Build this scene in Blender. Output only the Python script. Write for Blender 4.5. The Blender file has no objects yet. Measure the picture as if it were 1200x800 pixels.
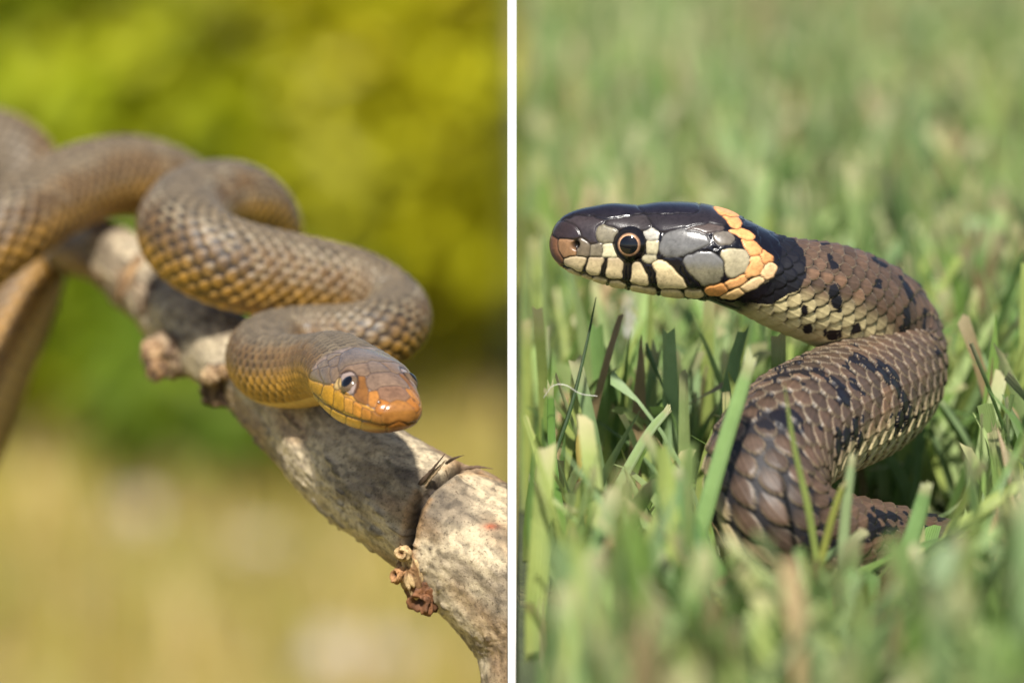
import bpy, math, random
import numpy as np
from mathutils import Vector, Matrix

rng = np.random.default_rng(7)
random.seed(7)
SC = bpy.context.scene
COL = SC.collection

# ------------------------------------------------------------------ camera
PITCH = math.radians(9.0)
FOCUS = 0.6
K = 36.0 / 144.0 / 1200.0                    # metres per photo pixel per metre of depth
FWD = np.array([0, math.cos(PITCH), -math.sin(PITCH)])
UP = np.array([0, math.sin(PITCH), math.cos(PITCH)])
RIGHT = np.array([1.0, 0, 0])
P0 = np.array([0, 0, 0.036])
CAM = P0 - FWD * FOCUS
cd = bpy.data.cameras.new('camera')
cd.lens = 144; cd.sensor_width = 36; cd.clip_start = 0.02; cd.clip_end = 200
cd.dof.use_dof = True; cd.dof.focus_distance = 0.597; cd.dof.aperture_fstop = 11.5
cam = bpy.data.objects.new('camera', cd); COL.objects.link(cam)
cam.location = CAM; cam.rotation_euler = (math.pi / 2 - PITCH, 0, 0)
SC.camera = cam

# ------------------------------------------------------------------ sky, sun, exposure
SUN_EL = math.radians(50)
w = bpy.data.worlds.new('World'); SC.world = w; w.use_nodes = True
nt = w.node_tree
sky = nt.nodes.new('ShaderNodeTexSky'); sky.sky_type = 'NISHITA'; sky.sun_disc = False
sky.sun_elevation = SUN_EL; sky.sun_rotation = math.pi
nt.links.new(sky.outputs[0], nt.nodes['Background'].inputs[0])
nt.nodes['Background'].inputs[1].default_value = 0.08
sd = bpy.data.lights.new('sun', 'SUN'); sd.energy = 4.9; sd.angle = math.radians(3.0); sd.color = (1, 0.955, 0.88)
sun = bpy.data.objects.new('sun', sd); COL.objects.link(sun)
sun.rotation_euler = (math.pi / 2 - SUN_EL, 0, 0)      # shines away from the camera side, no sideways slant
sun.location = (0, -2, 3)
SC.view_settings.view_transform = 'Standard'; SC.view_settings.look = 'None'
SC.view_settings.exposure = 0.72; SC.view_settings.gamma = 1.0
SC.cycles.use_denoising = True
SC.cycles.max_bounces = 8; SC.cycles.transparent_max_bounces = 8

# ------------------------------------------------------------------ helpers
def at(px, py, d):
    return CAM + d * (FWD + (px - 600) * K * RIGHT - (py - 400) * K * UP)
def to_px(P):
    v = P - CAM
    d = v @ FWD
    return 600 + (v @ RIGHT) / d / K, 400 - (v @ UP) / d / K, d
def lin(c):
    c = np.asarray(c, float) / 255.0
    return np.where(c <= 0.04045, c / 12.92, ((c + 0.055) / 1.055) ** 2.4)
def tag(o, label=None, cat=None, group=None, kind=None):
    if label: o['label'] = label
    if cat: o['category'] = cat
    if group: o['group'] = group
    if kind: o['kind'] = kind
    return o
def empty(name, loc):
    o = bpy.data.objects.new(name, None); o.location = loc; o.empty_display_size = 0.01
    COL.objects.link(o); return o
def mesh_np(name, V, F, mat, parent=None, col=None, smooth=True):
    """V (n,3), F list of (m,3|4) int arrays, col (n,4)"""
    if not isinstance(F, list): F = [F]
    me = bpy.data.meshes.new(name)
    org = np.array(parent.matrix_world.translation) if parent else np.zeros(3)
    if parent is not None:
        org = np.array(parent.location)
        if parent.parent is not None: org = org + np.array(parent.parent.location)
    me.vertices.add(len(V)); me.vertices.foreach_set('co', (V - org).astype(np.float32).ravel())
    nl = sum(f.size for f in F); npol = sum(len(f) for f in F)
    me.loops.add(nl); me.polygons.add(npol)
    me.loops.foreach_set('vertex_index', np.concatenate([f.ravel() for f in F]).astype(np.int32))
    sz = np.concatenate([np.full(len(f), f.shape[1]) for f in F])
    st = np.concatenate([[0], np.cumsum(sz)[:-1]])
    me.polygons.foreach_set('loop_start', st.astype(np.int32))
    me.polygons.foreach_set('loop_total', sz.astype(np.int32))
    me.update(calc_edges=True); me.validate()
    me.polygons.foreach_set('use_smooth', np.full(len(me.polygons), smooth))
    if col is not None:
        a = me.attributes.new('Col', 'FLOAT_COLOR', 'POINT')
        a.data.foreach_set('color', col.astype(np.float32).ravel())
    me.materials.append(mat)
    o = bpy.data.objects.new(name, me); COL.objects.link(o)
    if parent is not None: o.parent = parent
    return o
def grid_quads(nr, nc, wrap=False):
    i = np.arange(nr - 1)[:, None]; j = np.arange(nc if wrap else nc - 1)[None, :]
    a = i * nc + j; b = i * nc + (j + 1) % nc
    return np.stack([a, b, b + nc, a + nc], -1).reshape(-1, 4)
def pchip(x, y, q):
    x = np.asarray(x, float); y = np.asarray(y, float)
    h = np.diff(x); dl = np.diff(y) / h
    m = np.zeros_like(y)
    s = dl[:-1] * dl[1:] > 0
    w1 = 2 * h[1:] + h[:-1]; w2 = h[1:] + 2 * h[:-1]
    with np.errstate(all='ignore'):
        mm = (w1 + w2) / (w1 / dl[:-1] + w2 / dl[1:])
    m[1:-1] = np.where(s, mm, 0); m[0] = dl[0]; m[-1] = dl[-1]
    i = np.clip(np.searchsorted(x, q) - 1, 0, len(x) - 2)
    t = (q - x[i]) / h[i]
    return ((1 + 2 * t) * (1 - t) ** 2 * y[i] + t * (1 - t) ** 2 * h[i] * m[i]
            + t * t * (3 - 2 * t) * y[i + 1] + t * t * (t - 1) * h[i] * m[i + 1])
def gsmooth(a, sig):
    n = int(sig * 3) + 1
    k = np.exp(-0.5 * (np.arange(-n, n + 1) / sig) ** 2); k /= k.sum()
    pad = np.concatenate([np.repeat(a[:1], n, 0), a, np.repeat(a[-1:], n, 0)])
    if a.ndim == 1: return np.convolve(pad, k, 'valid')
    return np.stack([np.convolve(pad[:, c], k, 'valid') for c in range(a.shape[1])], 1)
def catmull(P, per=60):
    P = np.asarray(P, float)
    Q = np.vstack([2 * P[0] - P[1], P, 2 * P[-1] - P[-2]])
    out = []; ks = []
    for i in range(1, len(Q) - 2):
        t0 = 0; t1 = np.linalg.norm(Q[i] - Q[i - 1]) ** .5; t2 = t1 + np.linalg.norm(Q[i + 1] - Q[i]) ** .5
        t3 = t2 + np.linalg.norm(Q[i + 2] - Q[i + 1]) ** .5
        t = np.linspace(t1, t2, per, endpoint=False)[:, None]
        A1 = (t1 - t) / (t1 - t0) * Q[i - 1] + (t - t0) / (t1 - t0) * Q[i]
        A2 = (t2 - t) / (t2 - t1) * Q[i] + (t - t1) / (t2 - t1) * Q[i + 1]
        A3 = (t3 - t) / (t3 - t2) * Q[i + 1] + (t - t2) / (t3 - t2) * Q[i + 2]
        B1 = (t2 - t) / (t2 - t0) * A1 + (t - t0) / (t2 - t0) * A2
        B2 = (t3 - t) / (t3 - t1) * A2 + (t - t1) / (t3 - t1) * A3
        out.append((t2 - t) / (t2 - t1) * B1 + (t - t1) / (t2 - t1) * B2); ks.append(np.linspace(i - 1, i, per, endpoint=False))
    out.append(P[-1:]); ks.append([len(P) - 1])
    return np.vstack(out), np.concatenate(ks)
def hash2(i, j, s=0):
    h = np.sin(i * 127.1 + j * 311.7 + s * 74.7) * 43758.5453
    return h - np.floor(h)
def vnoise(x, y, seed=0):
    xi = np.floor(x); yi = np.floor(y); fx = x - xi; fy = y - yi
    fx = fx * fx * (3 - 2 * fx); fy = fy * fy * (3 - 2 * fy)
    a = hash2(xi, yi, seed); b = hash2(xi + 1, yi, seed); c = hash2(xi, yi + 1, seed); d = hash2(xi + 1, yi + 1, seed)
    return (a * (1 - fx) + b * fx) * (1 - fy) + (c * (1 - fx) + d * fx) * fy
def sstep(a, b, x):
    t = np.clip((x - a) / (b - a), 0, 1); return t * t * (3 - 2 * t)
def chaikin(p, n=2):
    p = np.asarray(p, float)
    for _ in range(n):
        q = np.roll(p, -1, 0)
        p = np.stack([p * .83 + q * .17, p * .17 + q * .83], 1).reshape(-1, 2)
    return p
def poly_sd(poly, x, y):
    """signed distance, positive inside"""
    a = poly; b = np.roll(poly, -1, 0)
    d2 = np.full(x.shape, 1e18); ins = np.zeros(x.shape, bool)
    for (ax, ay), (bx, by) in zip(a, b):
        ex, ey = bx - ax, by - ay
        t = np.clip(((x - ax) * ex + (y - ay) * ey) / (ex * ex + ey * ey + 1e-12), 0, 1)
        d2 = np.minimum(d2, (x - ax - t * ex) ** 2 + (y - ay - t * ey) ** 2)
        if ay != by:
            c = ((ay > y) != (by > y)) & (x < ex * (y - ay) / (by - ay) + ax)
            ins ^= c
    d = np.sqrt(d2)
    return np.where(ins, d, -d)
def seg_dist(pl, x, y):
    d2 = np.full(x.shape, 1e18)
    for (ax, ay), (bx, by) in zip(pl[:-1], pl[1:]):
        ex, ey = bx - ax, by - ay
        t = np.clip(((x - ax) * ex + (y - ay) * ey) / (ex * ex + ey * ey), 0, 1)
        d2 = np.minimum(d2, (x - ax - t * ex) ** 2 + (y - ay - t * ey) ** 2)
    return np.sqrt(d2)

# ------------------------------------------------------------------ materials
def new_mat(name):
    m = bpy.data.materials.new(name); m.use_nodes = True
    n = m.node_tree.nodes; return m, n, m.node_tree.links, n['Principled BSDF']
def coords(n, l, scale):
    tc = n.new('ShaderNodeTexCoord'); mp = n.new('ShaderNodeMapping'); mp.inputs['Scale'].default_value = (scale,) * 3 if not isinstance(scale, tuple) else scale
    l.new(tc.outputs['Object'], mp.inputs[0]); return mp.outputs[0]
def noise(n, l, vec, scale, detail=4, rough=.6):
    t = n.new('ShaderNodeTexNoise'); t.inputs['Scale'].default_value = scale; t.inputs['Detail'].default_value = detail
    t.inputs['Roughness'].default_value = rough; l.new(vec, t.inputs['Vector']); return t
def ramp(n, l, fac, stops):
    r = n.new('ShaderNodeValToRGB'); l.new(fac, r.inputs[0]); e = r.color_ramp.elements
    while len(e) > 1: e.remove(e[-1])
    e[0].position = stops[0][0]; e[0].color = (*stops[0][1], 1)
    for p, c in stops[1:]:
        k = e.new(p); k.color = (*c, 1)
    return r.outputs[0]
def mixc(n, l, fac, a, b, mode='MIX'):
    m = n.new('ShaderNodeMix'); m.data_type = 'RGBA'; m.blend_type = mode
    for v, s in ((fac, m.inputs[0]), (a, m.inputs[6]), (b, m.inputs[7])):
        if hasattr(v, 'is_linked'): l.new(v, s)
        elif isinstance(v, (int, float)): s.default_value = v
        else: s.default_value = (*v, 1)
    return m.outputs[2]
def bump(n, l, h, strength, dist):
    b = n.new('ShaderNodeBump'); b.inputs['Strength'].default_value = strength; b.inputs['Distance'].default_value = dist
    l.new(h, b.inputs['Height']); return b.outputs[0]

def snake_mat(name, coat, spec):
    m, n, l, p = new_mat(name)
    at_ = n.new('ShaderNodeAttribute'); at_.attribute_name = 'Col'
    v = coords(n, l, 1.0)
    nz = noise(n, l, v, 1500, 3)
    c = mixc(n, l, .35, at_.outputs['Color'], ramp(n, l, nz.outputs[0], [(.3, (.55, .55, .55)), (.7, (1.25, 1.25, 1.25))]), 'MULTIPLY')
    l.new(c, p.inputs['Base Color']); l.new(at_.outputs['Alpha'], p.inputs['Roughness'])
    p.inputs['Specular IOR Level'].default_value = spec
    p.inputs['Coat Weight'].default_value = coat; p.inputs['Coat Roughness'].default_value = .25
    nz2 = noise(n, l, v, 1400, 5, .7)
    l.new(bump(n, l, nz2.outputs[0], .35, .00009), p.inputs['Normal'])
    return m
M_GRASS_SNAKE = snake_mat('grass snake skin', 0.0, .42)
M_TREE_SNAKE = snake_mat('tree snake skin', 0.0, .5)

def plain(name, c, rough=.5, coat=0, spec=.5):
    m, n, l, p = new_mat(name)
    v = coords(n, l, 1.0); nz = noise(n, l, v, 900, 3)
    cc = mixc(n, l, .3, c, ramp(n, l, nz.outputs[0], [(.3, (.7, .7, .7)), (.7, (1.2, 1.2, 1.2))]), 'MULTIPLY')
    l.new(cc, p.inputs['Base Color']); p.inputs['Roughness'].default_value = rough
    p.inputs['Coat Weight'].default_value = coat; p.inputs['Coat Roughness'].default_value = .03
    p.inputs['Specular IOR Level'].default_value = spec
    return m

def blade_mat(name, transl=.35, rough=.42, veins=True):
    m, n, l, p = new_mat(name)
    a = n.new('ShaderNodeAttribute'); a.attribute_name = 'Col'
    v = coords(n, l, 1.0); nz = noise(n, l, v, 260, 4)
    c = mixc(n, l, .5, a.outputs['Color'], ramp(n, l, nz.outputs[0], [(.3, (.7, .75, .65)), (.7, (1.25, 1.2, 1.25))]), 'MULTIPLY')
    l.new(c, p.inputs['Base Color']); p.inputs['Roughness'].default_value = rough
    if veins:
        mth = n.new('ShaderNodeMath'); mth.operation = 'MULTIPLY'; mth.inputs[1].default_value = 2 * math.pi * 7
        l.new(a.outputs['Alpha'], mth.inputs[0])
        sn = n.new('ShaderNodeMath'); sn.operation = 'SINE'; l.new(mth.outputs[0], sn.inputs[0])
        l.new(bump(n, l, sn.outputs[0], .5, .00012), p.inputs['Normal'])
    tr = n.new('ShaderNodeBsdfTranslucent'); l.new(c, tr.inputs[0])
    mx = n.new('ShaderNodeMixShader'); mx.inputs[0].default_value = transl
    l.new(p.outputs[0], mx.inputs[1]); l.new(tr.outputs[0], mx.inputs[2])
    l.new(mx.outputs[0], n['Material Output'].inputs[0])
    return m
M_GRASS = blade_mat('lawn grass')
M_LEAF = blade_mat('shrub leaves', .4, .5, False)

# ------------------------------------------------------------------ the ground
def ground_mat(name, stops, sc, bumpd):
    m, n, l, p = new_mat(name)
    v = coords(n, l, 1.0)
    a = noise(n, l, v, sc, 6); b = noise(n, l, v, sc * 9, 4)
    c = mixc(n, l, .6, ramp(n, l, a.outputs[0], stops), ramp(n, l, b.outputs[0], [(.3, (.6, .6, .6)), (.7, (1.3, 1.3, 1.3))]), 'MULTIPLY')
    l.new(c, p.inputs['Base Color']); p.inputs['Roughness'].default_value = .95
    l.new(bump(n, l, b.outputs[0], .6, bumpd), p.inputs['Normal'])
    return m
M_SOIL = ground_mat('lawn soil', [(.3, (.030, .040, .016)), (.55, (.060, .075, .028)), (.75, (.11, .10, .05))], 40, .004)
M_MEADOW = ground_mat('meadow', [(.28, (.16, .15, .025)), (.45, (.27, .23, .05)), (.58, (.33, .26, .055)), (.72, (.36, .27, .09))], 1.6, .02)
LOW = -0.8
def sheet(name, x0, x1, y0, y1, nx, ny, zf, mat, kind='structure'):
    X, Y = np.meshgrid(np.linspace(x0, x1, nx), np.linspace(y0, y1, ny))
    V = np.stack([X, Y, zf(X, Y)], -1).reshape(-1, 3)
    o = mesh_np(name, V, grid_quads(ny, nx), mat); o['kind'] = kind; return o
EDGE = 0.0009
sheet('lawn_soil', EDGE, 5, -2.5, 2.7, 90, 120, lambda X, Y: 0.0015 * (vnoise(X * 30, Y * 30, 3) - .5), M_SOIL)
sheet('meadow', -40, 20, -3, 60, 160, 160, lambda X, Y: LOW + .05 * (vnoise(X * 1.3, Y * 1.3, 5) - .5), M_MEADOW)
# earth faces of the lawn terrace, undercut down to the meadow
def bank(name, x0, y0, x1, y1, ux, uy):
    t = np.linspace(0, 1, 140); Zb = np.linspace(.0005, LOW - .1, 16)
    TT, ZZ = np.meshgrid(t, Zb)
    XX = x0 + (x1 - x0) * TT; YY = y0 + (y1 - y0) * TT
    k = -ZZ * .4 + .03 * vnoise((XX + YY) * 9, ZZ * 9, 8) * np.clip(-ZZ * 6, 0, 1)
    o = mesh_np(name, np.stack([XX + ux * k, YY + uy * k, ZZ], -1).reshape(-1, 3), grid_quads(16, 140), M_SOIL); o['kind'] = 'structure'
bank('terrace_bank', EDGE, -2.5, EDGE, 2.7, 1, 0)
bank('terrace_bank', EDGE, 2.7, 5, 2.7, 0, -1)
# ------------------------------------------------------------------ white border sheet on edge, added as the border between both halves of the view
m, n, l, p = new_mat('white border sheet')
v = coords(n, l, 1.0); nz = noise(n, l, v, 120, 3)
l.new(ramp(n, l, nz.outputs[0], [(.3, (.88, .88, .88)), (.7, (.92, .92, .915))]), p.inputs['Base Color']); p.inputs['Roughness'].default_value = .55
SD = 0.592
ht = 5.05 * K * SD
ys = at(600, 400, SD)[1]
bx0, bx1, by0, by1, bz0, bz1, bv = -ht, ht, ys, ys + .018, -.16, .25, .00015
V = []
for z in (bz0, bz1):
    for (x, y) in ((bx0 + bv, by0), (bx1 - bv, by0), (bx1, by0 + bv), (bx1, by1 - bv), (bx1 - bv, by1), (bx0 + bv, by1), (bx0, by1 - bv), (bx0, by0 + bv)):
        V.append((x, y, z))
V = np.array(V)
F4 = np.array([(i, (i + 1) % 8, (i + 1) % 8 + 8, i + 8) for i in range(8)])
F8 = np.array([list(range(8, 16)), list(range(7, -1, -1))])
o = mesh_np('border_sheet', V, [F4, F8], m, smooth=False)
tag(o, 'thin white border sheet added on edge as the border between both halves of the view', 'border')

# ------------------------------------------------------------------ snakes
def make_snake(name, ctrl, n_around, ds_fn, rows, len_px, style, polys, s_head, dorsal, mat, eye, label, up_tilt=0.0, roll=None):
    ctrl = np.asarray(ctrl, float)
    P = np.array([at(*c[:3]) for c in ctrl]); sc = ctrl[:, 2] * K
    dense, kk = catmull(P, 60)
    seg = np.linalg.norm(np.diff(dense, axis=0), axis=1); S = np.concatenate([[0], np.cumsum(seg)])
    sk = np.interp(np.arange(len(ctrl)), kk, S)
    # ring stations
    st = [2e-5]
    while st[-1] < S[-1]:
        s = st[-1]; st.append(s + min(ds_fn(s), max(2e-5, .35 * math.sqrt(s * 1e-3)) if s < .002 else 1))
    st = np.array(st[:-1]); nr = len(st)
    fine = np.linspace(0, S[-1], 3000)
    Pf = np.stack([np.interp(fine, S, dense[:, c]) for c in range(3)], 1)
    hd = S[-1] / 3000
    Pf = gsmooth(Pf, max(1, .0016 / hd))
    C = np.stack([np.interp(st, fine, Pf[:, c]) for c in range(3)], 1)
    Tf = np.gradient(Pf, fine, axis=0); Tf /= np.linalg.norm(Tf, axis=1)[:, None]
    # rotation-minimising frame, then a smooth roll that brings the back uppermost
    N = np.zeros_like(Tf); n0 = np.array(dorsal, float); n0 -= Tf[0] * (n0 @ Tf[0]); N[0] = n0 / np.linalg.norm(n0)
    for i in range(1, len(Tf)):
        v = N[i - 1] - Tf[i] * (N[i - 1] @ Tf[i]); N[i] = v / np.linalg.norm(v)
    B = np.cross(Tf, N)
    upv = np.array([0, -math.sin(up_tilt), math.cos(up_tilt)])
    ang = np.unwrap(np.arctan2(B @ upv, N @ upv)); wgt = 1 - (Tf @ upv) ** 2
    wgt = wgt ** 2 + 1e-3
    sg = .012 / hd
    wgt = np.where(fine < s_head, 20 * (1 if fine[0] == 0 else 1), wgt); ang = np.where(fine < s_head, 0, ang)
    ang = gsmooth(ang * wgt, sg) / gsmooth(wgt, sg)
    ang = np.where(fine < s_head * .8, 0, ang) if False else ang
    if roll: ang = ang + gsmooth(np.interp(fine, [sk[i] for i, _ in roll], [math.radians(a) for _, a in roll]), sg)
    N2 = N * np.cos(ang)[:, None] + B * np.sin(ang)[:, None]
    Tn = np.stack([np.interp(st, fine, Tf[:, c]) for c in range(3)], 1); Tn /= np.linalg.norm(Tn, axis=1)[:, None]
    Nn = np.stack([np.interp(st, fine, N2[:, c]) for c in range(3)], 1)
    Nn -= Tn * np.sum(Nn * Tn, 1)[:, None]; Nn /= np.linalg.norm(Nn, axis=1)[:, None]
    Bn = np.cross(Tn, Nn)
    q = np.sqrt(st); qk = np.sqrt(sk)
    top = pchip(qk, ctrl[:, 3] * sc, q); bot = pchip(qk, ctrl[:, 4] * sc, q); hw = pchip(qk, ctrl[:, 5] * sc, q)
    # symmetric angular grid; phi = 0 on the back, pi on the belly
    half = n_around // 2
    ph = np.concatenate([np.linspace(-math.pi, 0, half, endpoint=False), np.linspace(0, math.pi, half, endpoint=False)])
    mir = (n_around - np.arange(n_around)) % n_around
    hx = sstep(s_head * 1.15, s_head * .5, st) * .35 + 2.0
    e = (2 / hx)[:, None]
    sp, cp = np.sin(ph)[None], np.cos(ph)[None]
    X = hw[:, None] * np.sign(sp) * np.abs(sp) ** e
    Z = np.where(cp > 0, top[:, None], bot[:, None]) * np.sign(cp) * np.abs(cp) ** e
    body = C[:, None] + Bn[:, None] * X[..., None] + Nn[:, None] * Z[..., None]
    # normals
    du = np.gradient(body, axis=0); dv = np.roll(body, -1, 1) - np.roll(body, 1, 1)
    nrm = np.cross(du, dv); nrm /= np.linalg.norm(nrm, axis=2)[..., None] + 1e-12
    out = body - C[:, None]
    if np.sum(nrm * out) < 0: nrm = -nrm
    # which half of the head is the one the camera sees
    PX, PY, D = to_px(body.reshape(-1, 3)); PX = PX.reshape(nr, -1); PY = PY.reshape(nr, -1); D = D.reshape(nr, -1)
    ih = st < s_head * .9
    pos = ph > 0
    near = 1 if D[ih][:, pos].mean() < D[ih][:, ~pos].mean() else -1
    far = (ph * near) < 0
    MX = PX.copy(); MY = PY.copy()
    MX[:, far] = PX[:, mir[far]]; MY[:, far] = PY[:, mir[far]]
    # ---- dorsal scales
    halfrange = math.radians(style['range'])
    rowf = ph / (2 * halfrange / rows)                  # row coordinate
    lf = len_px(st)                                     # scale length in metres at each station
    u = np.concatenate([[0], np.cumsum(np.diff(st) / (.5 * (lf[1:] + lf[:-1])))])
    U = np.repeat(u[:, None], n_around, 1); R = np.repeat(rowf[None], nr, 0)
    ventral = np.abs(ph)[None] > halfrange
    ventral = np.repeat(ventral, nr, 0)
    best = np.full(U.shape, -1e9); bi = np.zeros_like(U); bj = np.zeros_like(U); bx = np.zeros_like(U); by = np.zeros_like(U)
    hwid, ex = style['hw'], style['ex']
    stretch = np.linalg.norm(du, axis=2) / np.gradient(st)[:, None]
    hl = style['hl'] * np.clip(1 / np.maximum(stretch, .1), .58, 1.12)
    j0 = np.round(R)
    for dj in (-1, 0, 1):
        j = j0 + dj
        odd = np.mod(j, 2) * .5
        i0 = np.round(U - odd)
        for di in (-1, 0, 1):
            i = i0 + di
            lx = U - odd - i; ly = R - j
            rr = np.abs(lx / hl) ** ex + np.abs(ly / hwid) ** ex
            h = .5 + .55 * lx / hl - style['camber'] * ly * ly
            h = np.where(rr < 1, h * (1 - rr ** 6 * .55), -5 + (1 - rr))
            b = h > best
            best = np.where(b, h, best); bi = np.where(b, i, bi); bj = np.where(b, j, bj)
            bx = np.where(b, lx / hl, bx); by = np.where(b, ly, by)
    gap = best < -2
    hgt = np.where(gap, 0, np.clip(best, 0, 1.2))
    keel = np.exp(-(by / .07) ** 2) * style['keel']
    hgt = hgt + np.where(gap, 0, keel)
    rr = np.where(gap, 1.2, np.abs(bx) ** ex + np.abs(by / hwid) ** ex)
    # belly plates: one across per two scale lengths
    uv = U - np.floor(U)
    hgt = np.where(ventral, .35 + .5 * uv * (1 - uv ** 12), hgt)
    amp = style['amp'] * lf[:, None]
    fade = sstep(s_head * style['n0'], s_head * style['n1'], st)[:, None]
    tail = sstep(S[-1], S[-1] - .01, st)[:, None]
    H = hgt * amp * fade * tail
    pole = sstep(.00002, .0009, st)[:, None]
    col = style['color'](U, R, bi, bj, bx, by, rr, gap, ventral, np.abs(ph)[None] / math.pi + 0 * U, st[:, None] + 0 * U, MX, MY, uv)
    # ---- head shields
    r0 = np.where(st < s_head * style['pmax'])[0]
    mx = MX[r0]; my = MY[r0]
    wp = style['warp']                                   # uneven borders
    mx, my = mx + wp * (vnoise(mx * .16, my * .16, 71) - .5) + wp * .15 * (vnoise(mx * .5, my * .5, 72) - .5), my + wp * (vnoise(mx * .16, my * .16, 73) - .5) + wp * .15 * (vnoise(mx * .5, my * .5, 74) - .5)
    bsd = np.full(mx.shape, -1e3); sec = bsd.copy(); bid = np.full(mx.shape, -1)
    for k, (pl, c, ro) in enumerate(polys):
        pp = chaikin(pl, style['round']); (xa, ya), (xb, yb) = pp.min(0) - 4, pp.max(0) + 4
        msk = (mx > xa) & (mx < xb) & (my > ya) & (my < yb)
        if not msk.any(): continue
        sdv = poly_sd(pp, mx[msk], my[msk]) + style['expand'](k)
        o_ = bsd[msk]; b = sdv > o_
        sec[msk] = np.where(b, o_, np.maximum(sec[msk], sdv))
        o_[b] = sdv[b]; bsd[msk] = o_
        t_ = bid[msk]; t_[b] = k; bid[msk] = t_
    edge = np.minimum(np.abs(bsd), (bsd - sec) / 2)
    shape = style['shield_h'] * (1 - np.exp(-(edge / style['shield_w']) ** 2))
    headw = sstep(style['pmax'], style['pmax'] - .08, st[r0] / s_head)[:, None]
    ins = bsd > style['gap']
    dome = np.where(ins, style['dome'] * (1 - np.exp(-np.clip(edge, 0, 30) / 4)), 0)
    inh = np.where(ins | (st[r0][:, None] < s_head * style['n0']), 1.0, np.exp(-np.clip(-bsd, 0, 9) / 2)) * headw
    H[r0] = H[r0] * (1 - inh) + (shape + dome) * inh
    pc = np.array([np.append(lin(c), ro) for (_, c, ro) in polys]) if polys else np.zeros((1, 4))
    cc = pc[np.clip(bid, 0, None)]
    jit = 1 + .26 * (vnoise(mx * .35, my * .35, 2) - .5) + .34 * (vnoise(mx * .08, my * .08, 4) - .5) - .22 * sstep(.72, .85, vnoise(mx * .8, my * .8, 6))
    cc[..., :3] *= jit[..., None]
    if 'shade' in style: cc = style['shade'](cc, bid, mx, my)
    blend = sstep(style['gap'] - .4, style['gap'] + .4, bsd)[..., None]
    out_ = col[r0] * (1 - blend) + cc * blend
    line = np.where(bsd > -.6, style['line'] * (1 - sstep(.1, style['linew'], edge)), 0)[..., None] * headw[..., None]
    col[r0] = out_ * (1 - line) + style['groove'] * line
    for (pl, wl, dep, lc) in style.get('creases', []):
        dd = seg_dist(pl, mx, my); f_ = np.exp(-(dd / wl) ** 2) * headw
        H[r0] -= dep * f_
        col[r0, :, :3] = col[r0, :, :3] * (1 - .85 * f_[..., None]) + lin(lc) * .85 * f_[..., None]
    # ---- nostril pit, with its inner shade painted dark into the colour
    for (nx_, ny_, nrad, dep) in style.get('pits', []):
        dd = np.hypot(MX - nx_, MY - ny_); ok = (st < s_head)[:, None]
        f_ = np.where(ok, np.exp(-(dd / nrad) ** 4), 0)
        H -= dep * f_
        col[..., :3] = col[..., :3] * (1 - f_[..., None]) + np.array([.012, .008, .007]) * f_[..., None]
    H = H * pole + style['shield_h'] * (1 - pole)
    body = body + nrm * H[..., None]
    V = np.vstack([body.reshape(-1, 3), C[:1] - Tn[:1] * (st[0] + style['shield_h']), C[-1:] + Tn[-1:] * 2e-4])
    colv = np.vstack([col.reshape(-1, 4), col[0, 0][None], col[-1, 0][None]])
    Q = grid_quads(nr, n_around, True)
    a = np.arange(n_around); b = (a + 1) % n_around
    T1 = np.stack([a, b, np.full(n_around, nr * n_around)], 1)
    T2 = np.stack([b + (nr - 1) * n_around, a + (nr - 1) * n_around, np.full(n_around, nr * n_around + 1)], 1)
    lowest = C[np.argmin(C[:, 2])]
    root = empty(name, tuple(lowest)); tag(root, label, 'snake')
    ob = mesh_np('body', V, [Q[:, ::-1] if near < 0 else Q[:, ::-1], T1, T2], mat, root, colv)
    # ---- eyes: an iris ball in the socket and a pupil cap proud of it
    ex_, ey_, er, bulge, rp, m_iris, m_pup = eye
    dd = np.hypot(PX - ex_, PY - ey_) + np.where((st < s_head)[:, None] & ~far[None], 0, 1e6)
    i, j = np.unravel_index(np.argmin(dd), dd.shape)
    for jj in (j, mir[j]):
        nv = nrm[i, jj]; r_ = er * D[i, j] * K
        c0 = body[i, jj] - nv * r_ * (1 - bulge)
        zax = nv; xax = np.cross([0, 0, 1.0], zax); xax /= np.linalg.norm(xax); yax = np.cross(zax, xax)
        def cap(rad, th1, nt_=20, npn=40, lift=0, sy=1.0):
            th = np.linspace(0.001, th1, nt_); pz = np.linspace(0, 2 * math.pi, npn, endpoint=False)
            L = np.stack([np.sin(th)[:, None] * np.cos(pz), np.sin(th)[:, None] * np.sin(pz) * sy, np.cos(th)[:, None] + 0 * pz], -1) * rad
            Wd = L[..., :1] * xax + L[..., 1:2] * yax + L[..., 2:] * zax + c0 + zax * lift
            return Wd.reshape(-1, 3), grid_quads(nt_, npn, True)
        Ve, Fe = cap(r_, 2.4)
        th = np.repeat(np.linspace(0, 2.4, 20), 40)
        eo = mesh_np('eye', Ve, Fe, m_iris, root, style['iris'](th, np.tile(np.linspace(0, 2 * math.pi, 40, endpoint=False), 20)))
        Vp, Fp = cap(r_ * 1.012, rp, 12, 40)
        mesh_np('pupil', Vp, Fp, m_pup, eo)
    return dict(C=C, r=np.maximum(hw, top), root=root, st=st)

def Z(pts, ox, oy, s):
    return [(ox + x / s, oy + y / s) for x, y in pts]

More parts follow.
